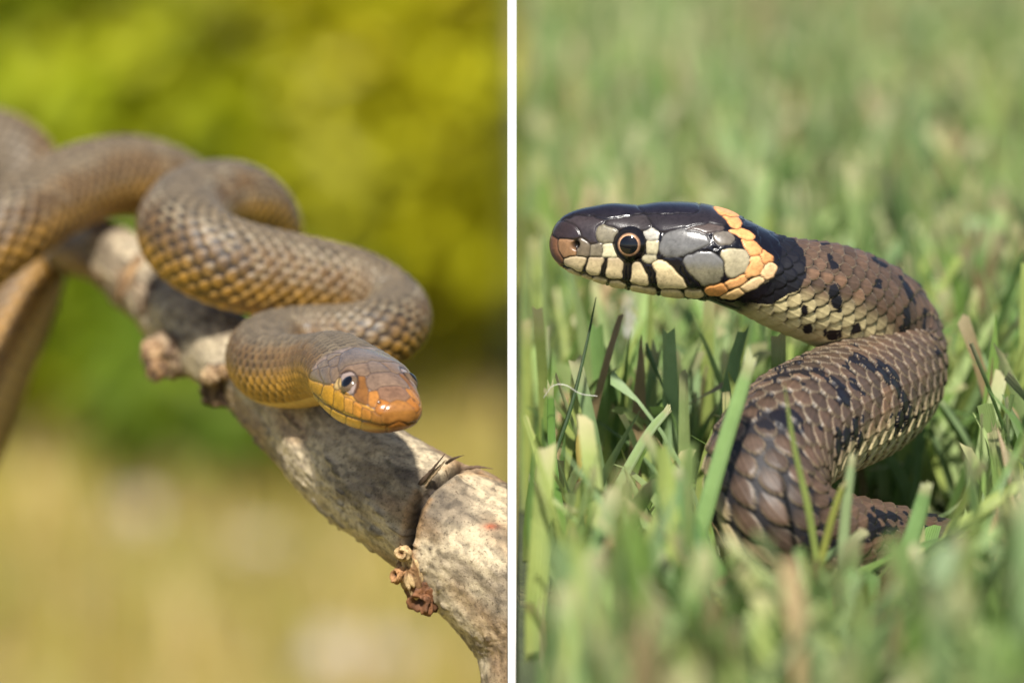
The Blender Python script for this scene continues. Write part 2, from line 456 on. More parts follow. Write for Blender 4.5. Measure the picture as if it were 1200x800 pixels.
# ---------- grass snake on the lawn
zr = lambda pts: Z(pts, 620, 210, 3.5294)
DK = (34, 29, 32); GR = (92, 88, 84); CR = (220, 198, 154); OR = (230, 156, 96); OL = (122, 112, 92)
RP = [
 ([(66,250),(78,222),(108,240),(118,288),(142,335),(134,360),(100,322),(70,292)], (104,72,52), .3),
 ([(80,222),(105,188),(140,174),(195,195),(220,236),(195,246),(120,246),(106,236)], (50,40,42), .25),
 ([(122,252),(170,249),(188,262),(182,290),(197,316),(150,320),(128,300)], (138,104,74), .3),
 ([(212,244),(246,266),(250,290),(246,317),(203,318),(200,294),(214,270)], (104,92,76), .3),
 ([(142,172),(200,150),(290,160),(310,172),(280,205),(274,250),(284,264),(250,266),(224,236),(197,194)], (54,46,48), .25),
 ([(105,186),(170,130),(250,90),(330,70),(435,80),(440,118),(478,140),(310,166),(200,147),(142,170)], (30,26,32), .22),
 ([(446,118),(450,60),(650,60),(705,125),(690,142),(486,142)], (28,25,32), .22),
 ([(484,150),(700,146),(720,60),(765,110),(780,150),(812,175),(800,192),(722,180),(640,203),(548,216),(508,188)], (40,35,38), .24),
 ([(318,176),(400,156),(480,150),(505,186),(490,208),(400,206),(345,202),(325,190)], (52,46,46), .22),
 ([(285,195),(320,192),(366,212),(347,240),(345,260),(300,263),(282,235)], (122,114,94), .3),
 ([(253,269),(298,266),(303,290),(300,319),(254,320)], (118,108,90), .3),
 ([(307,276),(340,263),(362,310),(357,320),(305,319)], (196,186,152), .28),
 ([(474,216),(505,205),(531,215),(529,246),(486,249)], (176,170,158), .28),
 ([(488,254),(533,251),(526,310),(490,311)], (172,162,132), .28),
 ([(474,318),(522,313),(521,331),(492,345),(470,331)], (168,158,128), .28),
 ([(150,323),(238,320),(228,355),(214,384),(160,364),(148,345)], CR, .3),
 ([(250,322),(312,322),(300,355),(289,402),(233,386),(241,350)], CR, .3),
 ([(326,322),(395,330),(385,370),(387,414),(319,408),(324,360)], CR, .3),
 ([(430,335),(460,345),(492,400),(496,443),(414,432),(425,390)], CR, .3),
 ([(505,342),(540,332),(582,350),(662,446),(640,457),(530,450),(530,400)], CR, .3),
 ([(543,272),(558,230),(640,205),(722,226),(752,266),(690,290),(640,310),(570,317),(544,297)], (100,98,96), .22),
 ([(645,204),(740,186),(800,197),(790,214),(722,224)], (80,69,64), .26),
 ([(634,330),(700,306),(760,306),(797,340),(802,390),(780,427),(720,440),(690,411),(660,376)], (122,115,94), .26),
 ([(763,231),(790,218),(832,224),(847,250),(820,270),(775,263)], (106,98,88), .28),
 ([(793,300),(840,290),(897,300),(911,340),(890,382),(840,406),(820,396),(815,350)], (170,158,128), .3),
 ([(750,105),(790,90),(850,120),(882,148),(840,158),(800,150),(770,135)], OR, .4),
 ([(800,152),(860,160),(876,180),(867,203),(832,192),(815,170)], OR, .4),
 ([(825,210),(900,209),(932,230),(927,256),(890,247),(850,227)], OR, .4),
 ([(880,250),(928,257),(961,290),(956,312),(920,320),(892,285)], OR, .4),
 ([(962,292),(1007,320),(1001,340),(970,352),(957,316)], OR, .4),
 ([(915,326),(955,318),(970,356),(950,397),(900,407),(895,388),(916,345)], (230,168,108), .4),
 ([(970,362),(1000,343),(1023,360),(1017,385),(987,416),(962,397)], (236,192,142), .4),
 ([(810,427),(890,396),(901,410),(872,440),(822,452)], (230,168,108), .4),
 ([(724,452),(802,430),(822,455),(790,477),(740,477)], (224,156,92), .4),
 ([(876,442),(955,402),(972,420),(922,457),(882,460)], (236,200,150), .4),
 ([(795,482),(870,450),(892,464),(850,492),(800,492)], (228,186,128), .4),
 ([(158,372),(210,394),(200,408),(165,392)], CR, .35),
 ([(220,396),(256,404),(250,420),(215,410)], CR, .35),
 ([(266,406),(322,415),(310,432),(262,422)], CR, .35),
 ([(337,420),(397,434),(392,452),(337,440)], CR, .35),
 ([(422,440),(517,455),(522,478),(430,466)], CR, .35),
 ([(547,457),(622,464),(642,488),(550,482)], CR, .35),
 ([(647,462),(702,454),(724,482),(680,492),(650,484)], CR, .35),
]
RP = [(zr(a), b, c) for a, b, c in RP]
def shade_r(cc, bid, mx, my):
    # the lip shields run from grey-tan at their upper border to cream below
    lip = (bid >= 15) & (bid <= 19)
    t = .85 * sstep(318 + (mx - 700) * .06, 301 + (mx - 700) * .1, my) * sstep(775, 745, mx)
    g = np.append(lin((158, 140, 112)), .24)
    cc = np.where(lip[..., None], cc * (1 - t[..., None]) + g * t[..., None], cc)
    tp = (bid == 22)
    t = sstep(318, 305, my)
    g = np.append(lin((110, 108, 106)), .24)
    return np.where(tp[..., None], cc * (1 - t[..., None]) + g * t[..., None], cc)
BLACK_BAND = chaikin([(868,236),(886,258),(900,274),(930,279),(942,300),(944,322),(936,340),(920,345),(905,356),(868,352),(880,340),(900,330),(906,312),(896,290),(878,268),(860,250)], 2)
BLOTCH = [chaikin(q, 1) for q in (
 [(972,338),(981,334),(986,352),(981,366),(972,362)], [(935,360),(946,354),(948,366),(938,374)], [(966,386),(984,383),(984,394),(968,396)],
 [(992,386),(1005,376),(1008,388),(996,396)], [(938,382),(950,378),(950,392),(940,394)], [(968,300),(976,298),(980,312),(971,314)],
 [(1020,300),(1042,312),(1036,318),(1020,306)], [(1080,362),(1092,368),(1090,378),(1080,372)], [(1048,380),(1066,374),(1066,386),(1050,388)],
 [(958,280),(972,280),(974,288),(960,288)], [(1022,326),(1034,328),(1032,342),(1022,338)], [(870,366),(905,376),(890,384),(868,374)],
)]
def col_r(U, R, bi, bj, bx, by, rr, gap, ventral, pf, s, MX, MY, uv):
    h1 = hash2(bi, bj, 1); h2 = hash2(bi, bj, 2)
    br = lin((88, 68, 53)); br2 = lin((68, 54, 44)); olive = lin((140, 120, 90)); cream = lin((220, 202, 150)); blk = np.array([.006, .005, .008])
    c = br[None, None] * (1 - h1[..., None]) + br2 * h1[..., None]
    c = c * (.8 + .4 * h2[..., None])
    side = sstep(.40, .62, pf + .05 * (h1 - .5))
    rust = (h2 > .93) & (pf > .3)
    c = np.where(rust[..., None], lin((106, 80, 60)), c)
    c = c * (1 - side[..., None]) + (cream * (1 - .35 * h1[..., None]) + olive * .35 * h1[..., None]) * side[..., None]
    stre = .85 + .3 * vnoise(by * 30 + bi * 7, bx * 3 + bj, 6)
    c = c * stre[..., None]
    # pale rim round the free edge
    rim = sstep(.72, .98, rr) * sstep(-.45, .3, bx + .5 * np.abs(by))
    c = c * (1 - .36 * rim[..., None]) + lin((176, 160, 130)) * .36 * rim[..., None]
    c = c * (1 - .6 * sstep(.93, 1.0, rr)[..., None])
    kl = np.exp(-(by / .06) ** 2) * (rr < .8)
    c = c * (1 + .25 * kl[..., None])
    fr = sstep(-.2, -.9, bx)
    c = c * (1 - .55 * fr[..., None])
    # black blotches in the young snake's cross-band order, plus those traced on the neck
    b1 = .55 * vnoise(U * .85 + 3, R * .62 + 9, 11) + .25 * vnoise(U * 2.1, R * 1.5, 12) + .20 * hash2(bi, bj, 12)
    blot = (b1 > np.where(pf > .42, .60, .635)) & (s > .052)
    c = np.where(blot[..., None] & (rr < .93)[..., None], blk, c)
    m = s < .062
    for q in BLOTCH:
        dd = poly_sd(q, MX[:700] + 7 * (h1[:700] - .5), MY[:700] + 7 * (h2[:700] - .5)); mm = np.zeros(MX.shape, bool); mm[:700] = dd > 0
        c = np.where((mm & m & (rr < .96))[..., None], blk, c)
    mm = np.zeros(MX.shape, bool); mm[:700] = poly_sd(BLACK_BAND, MX[:700] + 3 * (h1[:700] - .5), MY[:700] + 3 * (h2[:700] - .5)) > 0
    c = np.where((mm & (s < .055))[..., None], blk, c)
    skin = np.array([.010, .008, .010])
    c = np.where(gap[..., None], skin, c)
    c = np.where(ventral[..., None], cream * .8 * (.9 + .2 * uv[..., None]), c)
    # head ground colour: glossy black above, pale chin below
    chin = sstep(0, 3, MY - (318 + (MX - 660) * .185 + np.where(MX > 800, (MX - 800) * .1, 0)) - 8)
    hd = blk * (1 - chin[..., None]) + lin((196, 188, 140)) * chin[..., None]
    ish = (s < .0315)
    neckfront = sstep(.030, .033, s)[..., None]
    c = np.where((pf > .5)[..., None], hd * (1 - neckfront) + c * neckfront, np.where(ish[..., None], hd, c))
    ro = np.where(ish, .22, np.where(gap, .6, np.where(pf > .5, .5, .44 + .1 * h1)))
    return np.concatenate([c, ro[..., None]], -1)
def iris_r(th, az):
    c = np.where((th < .56)[:, None], lin((190, 146, 110)), np.where((th < .63)[:, None], lin((120, 80, 54)), np.array([.008, .006, .006])))
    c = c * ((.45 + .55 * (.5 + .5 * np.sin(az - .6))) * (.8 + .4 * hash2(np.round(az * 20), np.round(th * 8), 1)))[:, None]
    return np.concatenate([c, np.full((len(th), 1), .12)], 1)
def eye_mat(name):
    m, n, l, p = new_mat(name)
    a = n.new('ShaderNodeAttribute'); a.attribute_name = 'Col'; l.new(a.outputs[0], p.inputs['Base Color']); p.inputs['Specular IOR Level'].default_value = .3
    p.inputs['Roughness'].default_value = .2; p.inputs['Coat Weight'].default_value = .4; p.inputs['Coat Roughness'].default_value = .02
    return m
M_EYE = eye_mat('eye iris'); M_PUPIL = plain('pupil', (.004, .004, .006), .05, 0)

grass_ctrl = [  # px, py, depth, half heights above and below the axis, half width (photo pixels)
 (640,285,.600, 0, 0, 0), (643,285,.600, 10, 10, 12), (650,285,.600, 22, 19, 21), (665,286,.600, 35, 30, 30), (690,287,.600, 43.5, 38, 38),
 (720,289,.600, 49, 46, 45), (745,290,.600, 48.5, 50, 50), (775,291,.600, 53, 54, 58), (810,293,.600, 54, 56, 66), (840,296,.600, 51, 56, 68), (865,303,.600, 46, 58, 62),
 (893,316,.6015, 44, 56, 54), (925,330,.604, 50, 58, 54), (965,343,.609, 58, 60, 57), (1005,361,.617, 62, 62, 62), (1034,388,.6245, 66, 66, 66),
 (1040,424,.6235, 70, 68, 70), (1016,462,.613, 73, 70, 73), (970,486,.6005, 74, 70, 74), (926,510,.590, 73, 68, 73), (897,552,.582, 72, 66, 72),
 (905,600,.579, 70, 62, 70), (945,632,.583, 64, 58, 64), (1000,638,.592, 55, 50, 55), (1055,642,.600, 46, 42, 46), (1110,652,.607, 39, 36, 39), (1165,676,.612, 32, 30, 32),
 (1220,704,.618, 24, 22, 24), (1280,720,.625, 8, 8, 8)]
style_r = dict(range=140, hl=.585, hw=.73, ex=1.7, camber=.25, keel=.12, amp=.17, round=2, warp=2.2, n0=.90, n1=1.04, pmax=1.25, shield_h=.00016, shield_w=1.0, dome=.00004,
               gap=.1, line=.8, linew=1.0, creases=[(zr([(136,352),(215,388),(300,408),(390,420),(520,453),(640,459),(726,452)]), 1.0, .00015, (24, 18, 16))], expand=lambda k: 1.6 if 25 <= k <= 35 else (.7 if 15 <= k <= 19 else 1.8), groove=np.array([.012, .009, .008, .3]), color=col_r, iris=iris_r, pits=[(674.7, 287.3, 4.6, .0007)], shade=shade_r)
GS = make_snake('snake', grass_ctrl, 300, lambda s: .00013 if s < .034 else .00021, 19,
                lambda st: .0033 * np.interp(st, [0, .03, .06, .10, .2], [.55, .6, .85, 1, 1]), style_r, RP, .032, (0, 0, 1), M_GRASS_SNAKE,
                (738.5, 286.5, 24, .46, .46, M_EYE, M_PUPIL),
                'brown grass snake with black spots and an orange collar, rearing up from the lawn', up_tilt=.25)

# ---------- yellow-brown snake draped over the branch
zl = lambda pts: Z(pts, 340, 385, 6.156)
MV = (114, 92, 72); YL = (184, 134, 40); OG = (142, 94, 44)
LP = [
 ([(655,640),(700,565),(740,528),(800,512),(900,500),(900,600),(830,640),(790,655),(720,690),(662,675)], OG, .22),
 ([(632,458),(648,425),(720,413),(790,416),(880,410),(880,480),(797,494),(742,520),(715,526),(660,502)], (116,86,64), .14),
 ([(548,372),(590,325),(700,314),(800,300),(850,380),(790,408),(640,414),(604,440),(560,422)], (114,92,74), .15),
 ([(563,252),(620,225),(750,200),(900,260),(800,305),(700,308),(586,320),(558,286)], (110,92,76), .16),
 ([(362,322),(400,270),(500,247),(552,252),(577,312),(560,332),(500,338),(440,296),(388,310)], MV, .2),
 ([(350,272),(370,190),(430,160),(530,120),(680,130),(720,190),(592,220),(555,242),(400,265),(354,312)], (104,88,72), .17),
 ([(488,345),(530,338),(550,425),(562,500),(552,548),(480,512),(462,482),(486,420)], (122,80,36), .25),
 ([(568,462),(630,450),(637,500),(622,562),(575,558),(563,510)], (160,106,48), .22),
 ([(640,506),(715,534),(696,568),(652,625),(620,603),(624,560)], (150,94,38), .22),
 ([(100,350),(150,375),(238,400),(222,482),(150,440),(100,390)], YL, .3),
 ([(242,408),(312,422),(312,562),(226,490)], YL, .3),
 ([(318,438),(386,482),(392,592),(316,566)], YL, .3),
 ([(390,500),(456,522),(452,612),(396,594)], (200,140,60), .3),
 ([(459,528),(516,562),(511,642),(455,614)], (204,136,54), .28),
 ([(520,572),(580,596),(584,660),(514,645)], (170,112,48), .25),
 ([(586,600),(620,612),(658,650),(658,690),(588,664)], OG, .25),
 ([(298,282),(346,275),(346,340),(332,392),(300,372),(290,320)], (114,94,74), .25),
 ([(215,290),(284,272),(290,340),(298,388),(255,396),(222,342)], (110,92,72), .25),
 ([(270,240),(350,192),(350,262),(292,276)], (112,94,76), .25),
 ([(205,258),(264,226),(282,265),(212,286)], (110,94,76), .25),
 ([(150,320),(208,292),(220,350),(242,392),(150,372)], (112,92,68), .28),
 ([(322,372),(362,352),(362,424),(327,438)], (176,146,92), .28),
 ([(280,190),(365,180),(352,190),(270,232)], (112,96,78), .25),
 ([(50,360),(140,462),(200,512),(190,590),(100,500)], (190,150,66), .35),
 ([(204,516),(290,578),(290,640),(196,596)], (192,150,60), .35),
 ([(296,582),(400,634),(396,690),(296,646)], (196,150,56), .32),
 ([(406,638),(510,668),(510,720),(402,694)], (200,146,50), .32),
 ([(516,668),(655,702),(700,700),(690,750),(600,750),(516,724)], (160,106,42), .28),
 ([(704,700),(790,672),(880,660),(880,740),(800,752),(700,750)], (150,94,38), .28),
]
LP = [(zl(a), b, c) for a, b, c in LP]
def col_l(U, R, bi, bj, bx, by, rr, gap, ventral, pf, s, MX, MY, uv):
    h1 = hash2(bi, bj, 1); h2 = hash2(bi, bj, 2)
    grey = lin((96, 84, 66)); brown = lin((96, 72, 42)); yel = lin((152, 112, 42))
    f = pf + .05 * (h1 - .5)
    a = sstep(.16, .36, f)[..., None]; b = sstep(.42, .60, f)[..., None]
    c = grey * (1 - a) + brown * a; c = c * (1 - b) + yel * b
    c = c * (.78 + .44 * h2[..., None])
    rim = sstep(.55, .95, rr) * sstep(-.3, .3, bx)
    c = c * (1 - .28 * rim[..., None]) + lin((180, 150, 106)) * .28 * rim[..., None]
    # white flecks on the edges of some flank scales, in short cross rows
    fl = (hash2(bi, np.floor(bj / 2), 5) > .55) * np.exp(-((np.abs(by) - .40) / .14) ** 2 - (bx / .45) ** 2) * sstep(.03, .10, s) * sstep(.10, .2, pf) * sstep(.56, .44, pf)
    c = c * (1 - .45 * fl[..., None]) + lin((196, 182, 150)) * .45 * fl[..., None]
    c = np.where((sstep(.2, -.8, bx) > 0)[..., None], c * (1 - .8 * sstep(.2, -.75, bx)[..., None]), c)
    c = np.where(gap[..., None], lin((40, 28, 20)), c)
    c = np.where(ventral[..., None], lin((198, 160, 88)) * (.85 + .25 * uv[..., None]), c)
    ish = s < .0205
    hc = np.where((pf < .40)[..., None], lin((140, 122, 112)), np.where((pf < .5)[..., None], lin((196, 140, 52)), lin((196, 156, 66))))
    t = sstep(.0185, .0215, s)[..., None]
    c = hc * (1 - t) + c * t
    ro = np.where(ish, .28, np.where(gap, .6, .46 + .1 * h1))
    return np.concatenate([c, ro[..., None]], -1)
def iris_l(th, az):
    c = np.where((th < .50)[:, None], lin((112, 84, 54)), lin((92, 74, 56)))
    c = np.where((th > .95)[:, None], lin((52, 40, 30)), c)
    c = c * (.8 + .4 * hash2(np.round(az * 20), np.round(th * 8), 1))[:, None]
    return np.concatenate([c, np.full((len(th), 1), .12)], 1)
PSI, PT = math.radians(21), math.radians(7)
f3 = RIGHT * math.sin(PSI) * math.cos(PT) + np.array([0, -1.0, 0]) * math.cos(PSI) * math.cos(PT) - np.array([0, 0, 1.0]) * math.sin(PT)
LH = 195 * .580 * K
snout = at(470, 488, .580)
def hpt(sfrac, t, b, wd):
    x, y, d = to_px(snout - f3 * LH * sfrac)
    return (x, y, d, t * 185, b * 185, wd * 185)
tree_ctrl = [hpt(0, 0, 0, 0), hpt(.02, .05, .06, .105), hpt(.07, .085, .105, .16), hpt(.16, .115, .145, .195), hpt(.30, .155, .195, .23), hpt(.45, .185, .225, .262),
             hpt(.65, .20, .24, .30), hpt(.85, .195, .24, .30), hpt(1.0, .19, .225, .262)]
tree_ctrl += [(390,429,.6145,40,40,43), (371,433,.6205,41,40,42), (344,436,.6245,42,41,42), (318,432,.6295,42,41,42), (308,416,.638,42,41,42), (326,405,.6455,42,40,42), (362,401,.6485,42,40,42), (402,399,.648,41,40,41), (436,394,.648,41,40,41),
              (459,383,.653,41,40,41), (457,363,.662,43,42,43), (425,342,.664,45,45,45), (375,329,.662,47,46,47), (318,320,.660,50,50,50), (262,307,.659,52,51,52),
              (223,284,.663,52,51,52), (214,258,.674,50,49,50), (240,238,.686,47,47,47), (280,236,.695,45,45,45), (306,262,.705,45,45,45), (300,292,.718,45,45,45),
              (262,280,.730,45,45,45), (225,238,.732,45,45,45), (175,209,.726,45,45,45), (115,209,.716,45,45,45), (55,236,.703,46,46,46), (5,272,.692,46,46,46),
              (-50,310,.690,46,46,46), (-105,320,.705,45,45,45), (-125,270,.735,44,44,44), (-90,200,.755,44,44,44), (-30,170,.757,43,43,43), (18,185,.750,43,43,43),
              (38,240,.742,42,42,42), (36,315,.735,40,40,40), (10,400,.728,38,38,38), (-25,500,.724,35,35,35), (-60,600,.722,30,30,30), (-85,700,.722,24,24,24), (-95,800,.722,16,16,16), (-95,880,.722,5,5,5)]
tree_ctrl = tree_ctrl[:9] + [(c[0], c[1], c[2] - .005) + tuple(c[3:]) for c in tree_ctrl[9:]]
style_l = dict(range=146, hl=.61, hw=.76, ex=1.7, camber=.2, keel=0, amp=.23, round=1, warp=1.0, n0=.86, n1=1.08, pmax=1.06, shield_h=.00007, shield_w=.8, dome=.00004,
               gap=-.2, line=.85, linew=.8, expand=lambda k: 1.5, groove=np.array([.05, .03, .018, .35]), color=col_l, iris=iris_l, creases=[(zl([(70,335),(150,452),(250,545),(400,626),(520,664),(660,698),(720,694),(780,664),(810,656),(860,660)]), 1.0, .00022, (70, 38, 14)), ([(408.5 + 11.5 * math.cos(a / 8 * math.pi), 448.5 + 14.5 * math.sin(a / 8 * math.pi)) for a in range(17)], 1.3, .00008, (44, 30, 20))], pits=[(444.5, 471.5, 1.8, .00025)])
TS = make_snake('snake', tree_ctrl, 240, lambda s: .00012 if s < .024 else (.00018 if s < .16 else .00035), 23,
                lambda st: .0018 * np.interp(st, [0, .02, .06, .12, .25, .5], [.72, .78, .95, 1.2, 1.45, 1.4]), style_l, LP, .0215, (0, 0, 1), M_TREE_SNAKE,
                (408.5, 448.5, 14.5, .38, .54, M_EYE, M_PUPIL),
                'olive brown snake with a yellow jaw, looped in coils along the pale branch', roll=[(0, 0), (len(tree_ctrl) - 11, 0), (len(tree_ctrl) - 6, 100)])

# ------------------------------------------------------------------ the branch
br_ctrl = [(-340,333,.802,3), (-330,330,.80,34), (-200,270,.775,38), (-60,268,.748,36), (60,285,.731,35), (120,294,.716,36), (175,338,.698,40), (230,390,.678,46), (300,442,.655,52), (370,505,.632,60), (440,562,.618,67),
           (500,602,.611,70), (545,632,.609,77), (590,668,.607,83), (640,735,.606,85), (655,850,.606,85), (652,1000,.606,85), (645,1400,.61,90)]
br_ctrl = np.array(br_ctrl, float)
bp = np.array([at(*c[:3]) for c in br_ctrl])
bp = np.vstack([bp, [[-.012, bp[-1, 1] + .02, -.5], [-.014, bp[-1, 1] + .05, LOW - .05]]])
rad = np.concatenate([br_ctrl[:, 3] * br_ctrl[:, 2] * K, [.0125, .014]])
dn, kk = catmull(bp, 60)
Sg = np.concatenate([[0], np.cumsum(np.linalg.norm(np.diff(dn, axis=0), axis=1))])
lim = np.interp(15.6, kk, Sg)
stn = np.concatenate([np.arange(0, lim, .00028), np.arange(lim, Sg[-1], .004)])
Cb = np.stack([np.interp(stn, Sg, dn[:, c]) for c in range(3)], 1)
rb = pchip(np.interp(np.arange(len(bp)), kk, Sg), rad, stn)
Tb = np.gradient(Cb, stn, axis=0); Tb /= np.linalg.norm(Tb, axis=1)[:, None]
Nb = np.zeros_like(Tb); v = np.array([0, 0, 1.0]) - Tb[0] * Tb[0][2]; Nb[0] = v / np.linalg.norm(v)
for i in range(1, len(Tb)):
    v = Nb[i - 1] - Tb[i] * (Nb[i - 1] @ Tb[i]); Nb[i] = v / np.linalg.norm(v)
Bb = np.cross(Tb, Nb)
na = 200
phb = np.linspace(0, 2 * math.pi, na, endpoint=False)
SS, PP = np.meshgrid(stn, phb, indexing='ij')
def tnoise(fs, fp, seed):       # noise that closes round the branch
    w_ = sstep(.8, 1, PP / (2 * math.pi))
    a = vnoise(SS * fs, PP * fp, seed); b = vnoise(SS * fs, (PP - 2 * math.pi) * fp + 50, seed)
    c = vnoise(SS * fs, PP * fp + 50, seed)
    return a * (1 - w_) + vnoise(SS * fs, (PP - 2 * math.pi) * fp, seed) * w_
hb = .0012 * (tnoise(60, 1.2, 21) - .5) + .0007 * (tnoise(180, 3, 22) - .5) + .00025 * (tnoise(700, 12, 23) - .5) + .00012 * (tnoise(1800, 40, 24) - .5)
dirb = Bb[:, None] * np.sin(phb)[None, :, None] + Nb[:, None] * np.cos(phb)[None, :, None]
base = Cb[:, None] + dirb * rb[:, None, None]
bpx, bpy_, bd = to_px(base.reshape(-1, 3)); bpx = bpx.reshape(SS.shape); bpy_ = bpy_.reshape(SS.shape)
CRACK = [(476,672), (479,650), (483,620), (489,596), (500,578), (518,562), (538,550), (562,548), (590,556)]
CRACK2 = [(487,640), (492,618), (502,598), (518,578), (534,563), (552,553)]
front = np.sum(dirb * (CAM - base), -1) > -.004
cd1 = np.where(front, seg_dist(CRACK, bpx, bpy_), 99)
crk = np.exp(-(cd1 / 4.0) ** 2)
# the node: bark past it is a little thicker, with a torn lip
snode = np.interp(11.25, kk, Sg)
hb += .0005 * sstep(snode - .004, snode + .004, SS) - .0034 * crk * (.7 + .6 * tnoise(900, 9, 31))
lip = np.exp(-((np.where(front, seg_dist(CRACK2, bpx, bpy_), 99)) / 3.5) ** 2)
hb += .0004 * lip * (.4 + 1.2 * tnoise(1500, 14, 32))
# little wart-like lenticels
cellx, celly = SS * 420, PP * 9
wart = sstep(.78, .95, vnoise(cellx, celly, 41)) * sstep(.4, .7, tnoise(90, 2, 42))
hb += .00045 * wart
Vb = base + dirb * hb[..., None]
Vb[..., 0] = np.where(SS > np.interp(9, kk, Sg), np.minimum(Vb[..., 0], -ht - .00005), Vb[..., 0])
# colour: pale silver bark with grey-brown clouds, dark lenticels and an ochre torn edge
pale = lin((178, 162, 134)); grey = lin((126, 112, 92)); tan = lin((146, 116, 82)); dark = lin((46, 36, 28))
t1 = sstep(.35, .65, tnoise(110, 2.2, 51) * .6 + tnoise(420, 9, 52) * .4)
t2 = sstep(.55, .75, tnoise(75, 1.8, 53)); t3 = sstep(.6, .72, tnoise(1100, 16, 54))
cb = pale * (1 - t1[..., None]) + grey * t1[..., None]
cb = cb * (1 - .55 * t2[..., None]) + tan * .55 * t2[..., None]
cb = cb * (1 - .35 * t3[..., None])
streak = sstep(.68, .86, tnoise(380, 5, 55)) * sstep(.45, .6, tnoise(140, 3, 56))
cb = cb * (1 - .4 * streak[..., None]) + dark * .4 * streak[..., None]
cb = cb * (1 - .6 * sstep(.2, .6, wart)[..., None]) + dark * .6 * sstep(.2, .6, wart)[..., None]
dk = np.clip(np.exp(-(cd1 / 5.5) ** 2), 0, 1)[..., None]
cb = cb * (1 - dk) + lin((40, 29, 21)) * dk
oc = np.exp(-((cd1 - 9) / 3.5) ** 2)[..., None] * (tnoise(300, 5, 57) > .4)[..., None]
cb = cb * (1 - .4 * oc) + lin((166, 122, 72)) * .4 * oc
rs = np.where(front, np.exp(-(((bpx - 575) / 8) ** 2 + ((bpy_ - 619) / 3.5) ** 2)), 0)[..., None]
cb = cb * (1 - rs) + lin((140, 70, 40)) * rs
cb = np.concatenate([cb, np.full(SS.shape + (1,), .8)], -1)
m, n, l, p = new_mat('branch bark')
a_ = n.new('ShaderNodeAttribute'); a_.attribute_name = 'Col'
v = coords(n, l, 1.0); z1 = noise(n, l, v, 900, 5, .7); z2 = noise(n, l, v, 2600, 4, .7)
c = mixc(n, l, .75, a_.outputs[0], ramp(n, l, z1.outputs[0], [(.32, (.4, .37, .33)), (.47, (.95, .95, .93)), (.66, (1.3, 1.3, 1.27))]), 'MULTIPLY')
z3 = noise(n, l, v, 2300, 3, .6)
c = mixc(n, l, .8, c, ramp(n, l, z3.outputs[0], [(.33, (.35, .31, .27)), (.42, (1, 1, 1)), (.62, (1, 1, 1)), (.70, (1.35, 1.35, 1.33))]), 'MULTIPLY')
l.new(c, p.inputs['Base Color']); p.inputs['Roughness'].default_value = .75
l.new(bump(n, l, z2.outputs[0], .7, .0002), p.inputs['Normal'])
M_BARK = m
broot = empty('branch', (-.014, bp[-1, 1], LOW)); tag(broot, 'pale silvery branch with cracked bark, rising from the meadow under the coiled snake', 'branch')
mesh_np('bark', Vb.reshape(-1, 3), grid_quads(len(stn), na, True)[:, ::-1], M_BARK, broot, cb.reshape(-1, 4))

def lump(name, px, py, d, rx, ry, rz, colr, parent, seed, rot=0.0, hole=None, rough=.5, nu=36, nv=56, mat=None):
    """an uneven lump given by its photo-plane size in pixels"""
    th = np.linspace(.001, math.pi - .001, nu); az = np.linspace(0, 2 * math.pi, nv, endpoint=False)
    x = np.sin(th)[:, None] * np.cos(az); y = np.sin(th)[:, None] * np.sin(az); z = np.cos(th)[:, None] + 0 * az
    nf = lambda s, k: vnoise(x * s + 9.3 + seed, y * s + 4.1 + z * s * 1.7, k)
    r = 1 + rough * (nf(1.8, seed) - .5) + rough * .5 * (nf(4.5, seed + 1) - .5) + rough * .2 * (nf(11, seed + 2) - .5)
    if hole is not None:
        h = np.array(hole) / np.linalg.norm(hole)
        q = x * h[0] + y * h[1] + z * h[2]
        r = r * (1 - .6 * sstep(.86, .97, q)) * (1 + .12 * np.exp(-((q - .82) / .06) ** 2))
    s = d * K
    u_ = x * r * rx; w_ = y * r * ry; dd = z * r * rz
    cx, sx = math.cos(rot), math.sin(rot)
    Vv = at(px, py, d) + (((u_ * cx - w_ * sx)[..., None] * RIGHT - (u_ * sx + w_ * cx)[..., None] * UP) - dd[..., None] * FWD) * s
    cA, cB = lin(colr[0]), lin(colr[1]); t = sstep(.3, .7, nf(3.0, seed + 5))[..., None]
    if hole is not None: t = np.maximum(t * .5, sstep(.86, .95, q)[..., None])
    cc = np.concatenate([cA * (1 - t) + cB * t, np.full(x.shape + (1,), .8)], -1)
    return mesh_np(name, Vv.reshape(-1, 3), grid_quads(nu, nv, True), mat or M_BARK, parent, cc.reshape(-1, 4))
OCH = ((184, 156, 112), (116, 84, 50)); BRN = ((120, 78, 46), (70, 44, 26))
# curled gall under the crack
lump('gall', 479, 668, 0.6025, 14, 26, 14, OCH, broot, 61, rot=-.25, rough=.7)
lump('gall', 472, 648, 0.5995, 10, 9, 9, OCH, broot, 62, hole=(-.3, .05, 1), rough=.4)
lump('gall', 467, 672, 0.6015, 8, 10, 8, ((176, 130, 84), (90, 56, 32)), broot, 63, rot=.5, hole=(-.5, .4, .8), rough=.6)
lump('gall', 497, 697, 0.6035, 17, 18, 13, BRN, broot, 64, rot=-.5, hole=(-.6, .3, .7), rough=.9)
lump('gall', 525, 706, 0.6045, 5, 8, 5, BRN, broot, 65, rough=.8)
